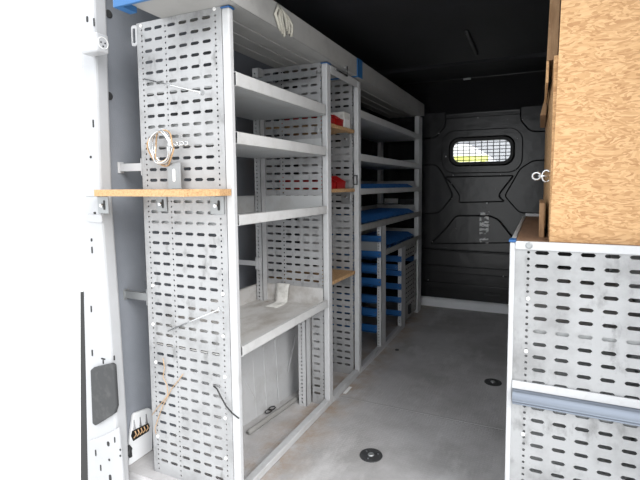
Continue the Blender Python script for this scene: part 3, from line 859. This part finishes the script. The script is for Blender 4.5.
# horizontal flange and rounded rail
a = aty(515, 381, CYF - .01).z; b = aty(515, 389, CYF - .01).z; c = aty(515, 405, CYF - .02).z
MB().box(CX0 + .014, CX1, CYF - .008, CYF - .001, b, a).build('flange', 'rack', cb, .002)
r = (b - c) / 2
mb = MB(); n = 14; cyy = CYF - .002; pts = []
for i in range(n + 1):
    t = math.pi * (i / n); pts.append((CX0 + .016, cyy - .026 * math.sin(t) ** .8, (b + c) / 2 + r * math.cos(t)))
mb.prism(pts, (CX1 - CX0 - .018, 0, 0)); mb.tube([(CX0 + .017, cyy - .024, (b + c) / 2 - .006), (CX1 - .004, cyy - .024, (b + c) / 2 - .006)], .003, 8)
mb.tube([(CX0 + .017, cyy - .019, (b + c) / 2 - .015), (CX1 - .004, cyy - .019, (b + c) / 2 - .015)], .003, 8)
mb.build('lashing_rail', 'alu', cb)

# ---------------------------------------------------------------- OSB panel and timbers on the cabinet
ox = aty(549.5, 236, 1.33).x
ZB = CTOP - .0015
tag(MB().prism([(ox, 1.33, ZB), (.40, 1.33, ZB), (.40, 1.33, CEIL - .003), (ox + .018, 1.33, CEIL - .003)], (0, .018, 0)).build('osb_sheet', 'osb'), 'bright oriented strand board sheet standing upright on the right cabinet', 'board')
# side sheet running back along the cabinet
tag(MB().prism([(ox - .001, 1.3495, ZB), (ox - .001, 1.3495, 1.395), (ox - .010, 2.25, 1.395), (ox - .010, 2.25, ZB)], (.018, 0, 0)).build('side_board', 'osb', None, .001),
    'darker strand board running back behind the bright sheet', 'board')
a = aty(545.5, 61, 1.6); b = aty(545.5, 83, 1.6)
x_ = lambda px, py, y: aty(px, py, y).x
# overhead timbers
yy = 1.42
tA = MB(); zA0, zA1 = aty(545, 83, yy).z, aty(545, 61, yy).z
tA.prism([(x_(546, 70, yy), yy, zA0), (ox - .0125, yy, zA0), (ox - .012, yy, zA1), (x_(546.5, 61, yy), yy, zA1)], (0, .35, 0))
tag(tA.build('timber_block', 'chip', None, .001), 'pale cut timber block between the brown timbers on the right', 'timber')
tB = MB(); zb0 = aty(541, 119, 1.9).z
tB.prism([(x_(540, 119, 1.9), 1.80, zb0), (ox - .0125, 1.80, zb0), (ox - .0125, 1.80, zA0 + .02), (x_(545, 84, 1.8), 1.80, zA0 + .02)], (0, .4, 0))
tag(tB.build('timber_batten', 'timber', None, .002), 'brown timber batten below the pale block', 'timber')
tC = MB()
tC.prism([(x_(546.5, 60, 1.5), 1.42, zA1 + .001), (ox + .010, 1.42, zA1 + .001), (ox + .017, 1.42, CEIL - .004), (x_(552.5, 0, 1.5) , 1.42, CEIL - .004)], (0, .3, 0))
tag(tC.build('timber_batten', 'timber', None, .002), 'dark brown timber batten under the ceiling above the pale block', 'timber')
# small block at the foot
yb_ = 1.42
a = aty(539.5, 203, yb_); b = aty(548.5, 234, yb_)
tag(MB().box(a.x, ox - .0125, yb_, yb_ + .35, ZB, a.z).build('foot_block', 'timber', None, .002), 'short timber offcut standing at the foot of the strand board', 'timber')
# chrome latch
c = aty(543, 176, 1.5)
mb = MB(); mb.tube([c + Vector((-.018 + .012 * math.cos(t * .63), 0, .011 * math.sin(t * .63))) for t in range(11)], .0035, 8)
mb.tube([c + Vector((.010 + .013 * math.cos(t * .63), 0, .018 * math.sin(t * .63))) for t in range(11)], .0035, 8); mb.tube([c + Vector((-.014, 0, 0)), c + Vector((.02, 0, 0))], .004, 8)
tag(mb.build('turn_latch', 'steel', None, 0, True), 'small chrome latch ring on the edge of the strand board', 'latch')

# ---------------------------------------------------------------- floor and ceiling fittings
def lash(px, py, lab, grp='round lashing points in the floor'):
    p = atz(px, py, 0)
    o = MB().tube([(p.x, p.y, .0002), (p.x, p.y, .003), (p.x, p.y, .004)], [.045, .044, .038], 28).build('lashing_point', 'dark')
    MB().tube([(p.x, p.y, .004), (p.x, p.y, .008)], [.013, .010], 14).build('centre_bolt', 'zinc', o)
    mb = MB()
    for k in range(3):
        a = k * 2.1 + .5; mb.tube([(p.x + .028 * math.cos(a), p.y + .028 * math.sin(a), .004), (p.x + .028 * math.cos(a), p.y + .028 * math.sin(a), .0055)], .004, 8)
    mb.build('screw', 'steel', o)
    return tag(o, lab, 'lashing point', grp)
lash(371, 455.5, 'round dark lashing point in the floor nearest the camera')
lash(493, 382.5, 'round dark lashing point in the floor beside the right cabinet')
p = atz(397, 350, 0)
tag(MB().tube([(p.x, p.y, .0002), (p.x, p.y, .004)], [.014, .011], 12).build('floor_screw', 'dark'), 'small dark screw head in the floor beside the far rack', 'screw')
a = atz(343, 393, .002); b = atz(352, 387, .002)
tag(MB().box(min(a.x, b.x), max(a.x, b.x), a.y, b.y, .0005, .002).build('paper_scrap', 'paper'), 'white paper scrap on the floor beside the second post', 'scrap')

a = atz(466, 31, CEIL - .012); b = atz(477, 55, CEIL - .012)
o = MB().tube([a, a.lerp(b, .04), a.lerp(b, .96), b], [.004, .011, .011, .004], 10).build('ceiling_light_bar', 'dark', None, 0, True)
tag(o, 'slim dark light bar fixed under the black ceiling', 'light bar')
for e in (a.lerp(b, .08), a.lerp(b, .92)): MB().box(e.x - .008, e.x + .008, e.y - .01, e.y + .01, CEIL - .012, CEIL - .0005).build('mount', 'dark', o)
for (q, w_, lab) in (((422, 87), .05, 'small shiny clip under the ceiling above the far tray end'), ((467, 79), .055, 'thin shiny clip on the roof rib ahead of the bulkhead')):
    p = atz(*q, CEIL - .01); tag(MB().box(p.x - w_ / 2, p.x + w_ / 2, p.y, p.y + .012, CEIL - .014, CEIL - .001).build('ceiling_clip', 'zinc', None, .002), lab, 'clip')

# ---------------------------------------------------------------- outside, seen past the pillar and through the window
struct('ground', MB().box(-60, 60, -40, 80, -.70, -.62), 'ground')
def hump(cx, y, w, h, z0, lab):
    mb = MB(); n = 16; pts = []
    for i in range(n + 1):
        t = math.pi * i / n; pts.append((cx - w / 2 * math.cos(t), y, z0 + h * math.sin(t) ** .8))
    mb.prism(pts, (0, 2.6, 0)); root = empty('parked_car', (cx, y + 1, -.62), lab, 'car')
    mb.build('car_body', 'white', root, .05)
    MB().box(cx - w * .42, cx + w * .42, y + .15, y + 2.4, -.62, z0 + .02).build('car_base', 'dark', root)
    return root
pc = aty(466, 160, 8.0)
hump(pc.x - .08, 8.0, 1.12, 1.05, .72, 'white car with rounded roof seen left through the bulkhead window')
pc2 = aty(514, 160, 11.0)
hump(pc2.x + .05, 11.0, 1.0, .85, .72, 'white car partly seen right through the bulkhead window')
a = aty(455, 157, 7.6); b = aty(488, 161, 7.6)
tag(MB().box(a.x - .3, b.x, 7.55, 7.65, b.z, b.z + .09).box(a.x - .2, a.x - .14, 7.57, 7.63, -.62, b.z).box(b.x - .1, b.x - .04, 7.57, 7.63, -.62, b.z).build('yellow_barrier', 'yellow'), 'yellow barrier rail low in the bulkhead window view', 'barrier')
tag(MB().box(-6.5, 6, 14, 14.6, -.62, 3.2).build('grey_building', 'greywall'), 'plain grey building far behind the cars through the window', 'building')

# ---------------------------------------------------------------- light
wd = bpy.data.worlds.new('overcast'); SC.world = wd; wd.use_nodes = True
N = wd.node_tree.nodes; L = wd.node_tree.links
bg = N['Background']; bg.inputs[0].default_value = (.95, .975, 1.0, 1); bg.inputs[1].default_value = 1.9
sd = bpy.data.lights.new('sun', 'SUN'); sd.energy = 1.2; sd.angle = math.radians(35); sd.color = (1, .98, .95)
sd.energy = 2.0
so = bpy.data.objects.new('sun', sd); COL.objects.link(so)
so.rotation_euler = Vector((-.75, .45, -.62)).to_track_quat('-Z', 'Y').to_euler()
so.location = (1, -3, 4)

vs_ = SC.view_settings
vs_.view_transform = 'Standard'; vs_.look = 'None'; vs_.gamma = 1; vs_.exposure = .25; vs_.use_curve_mapping = False
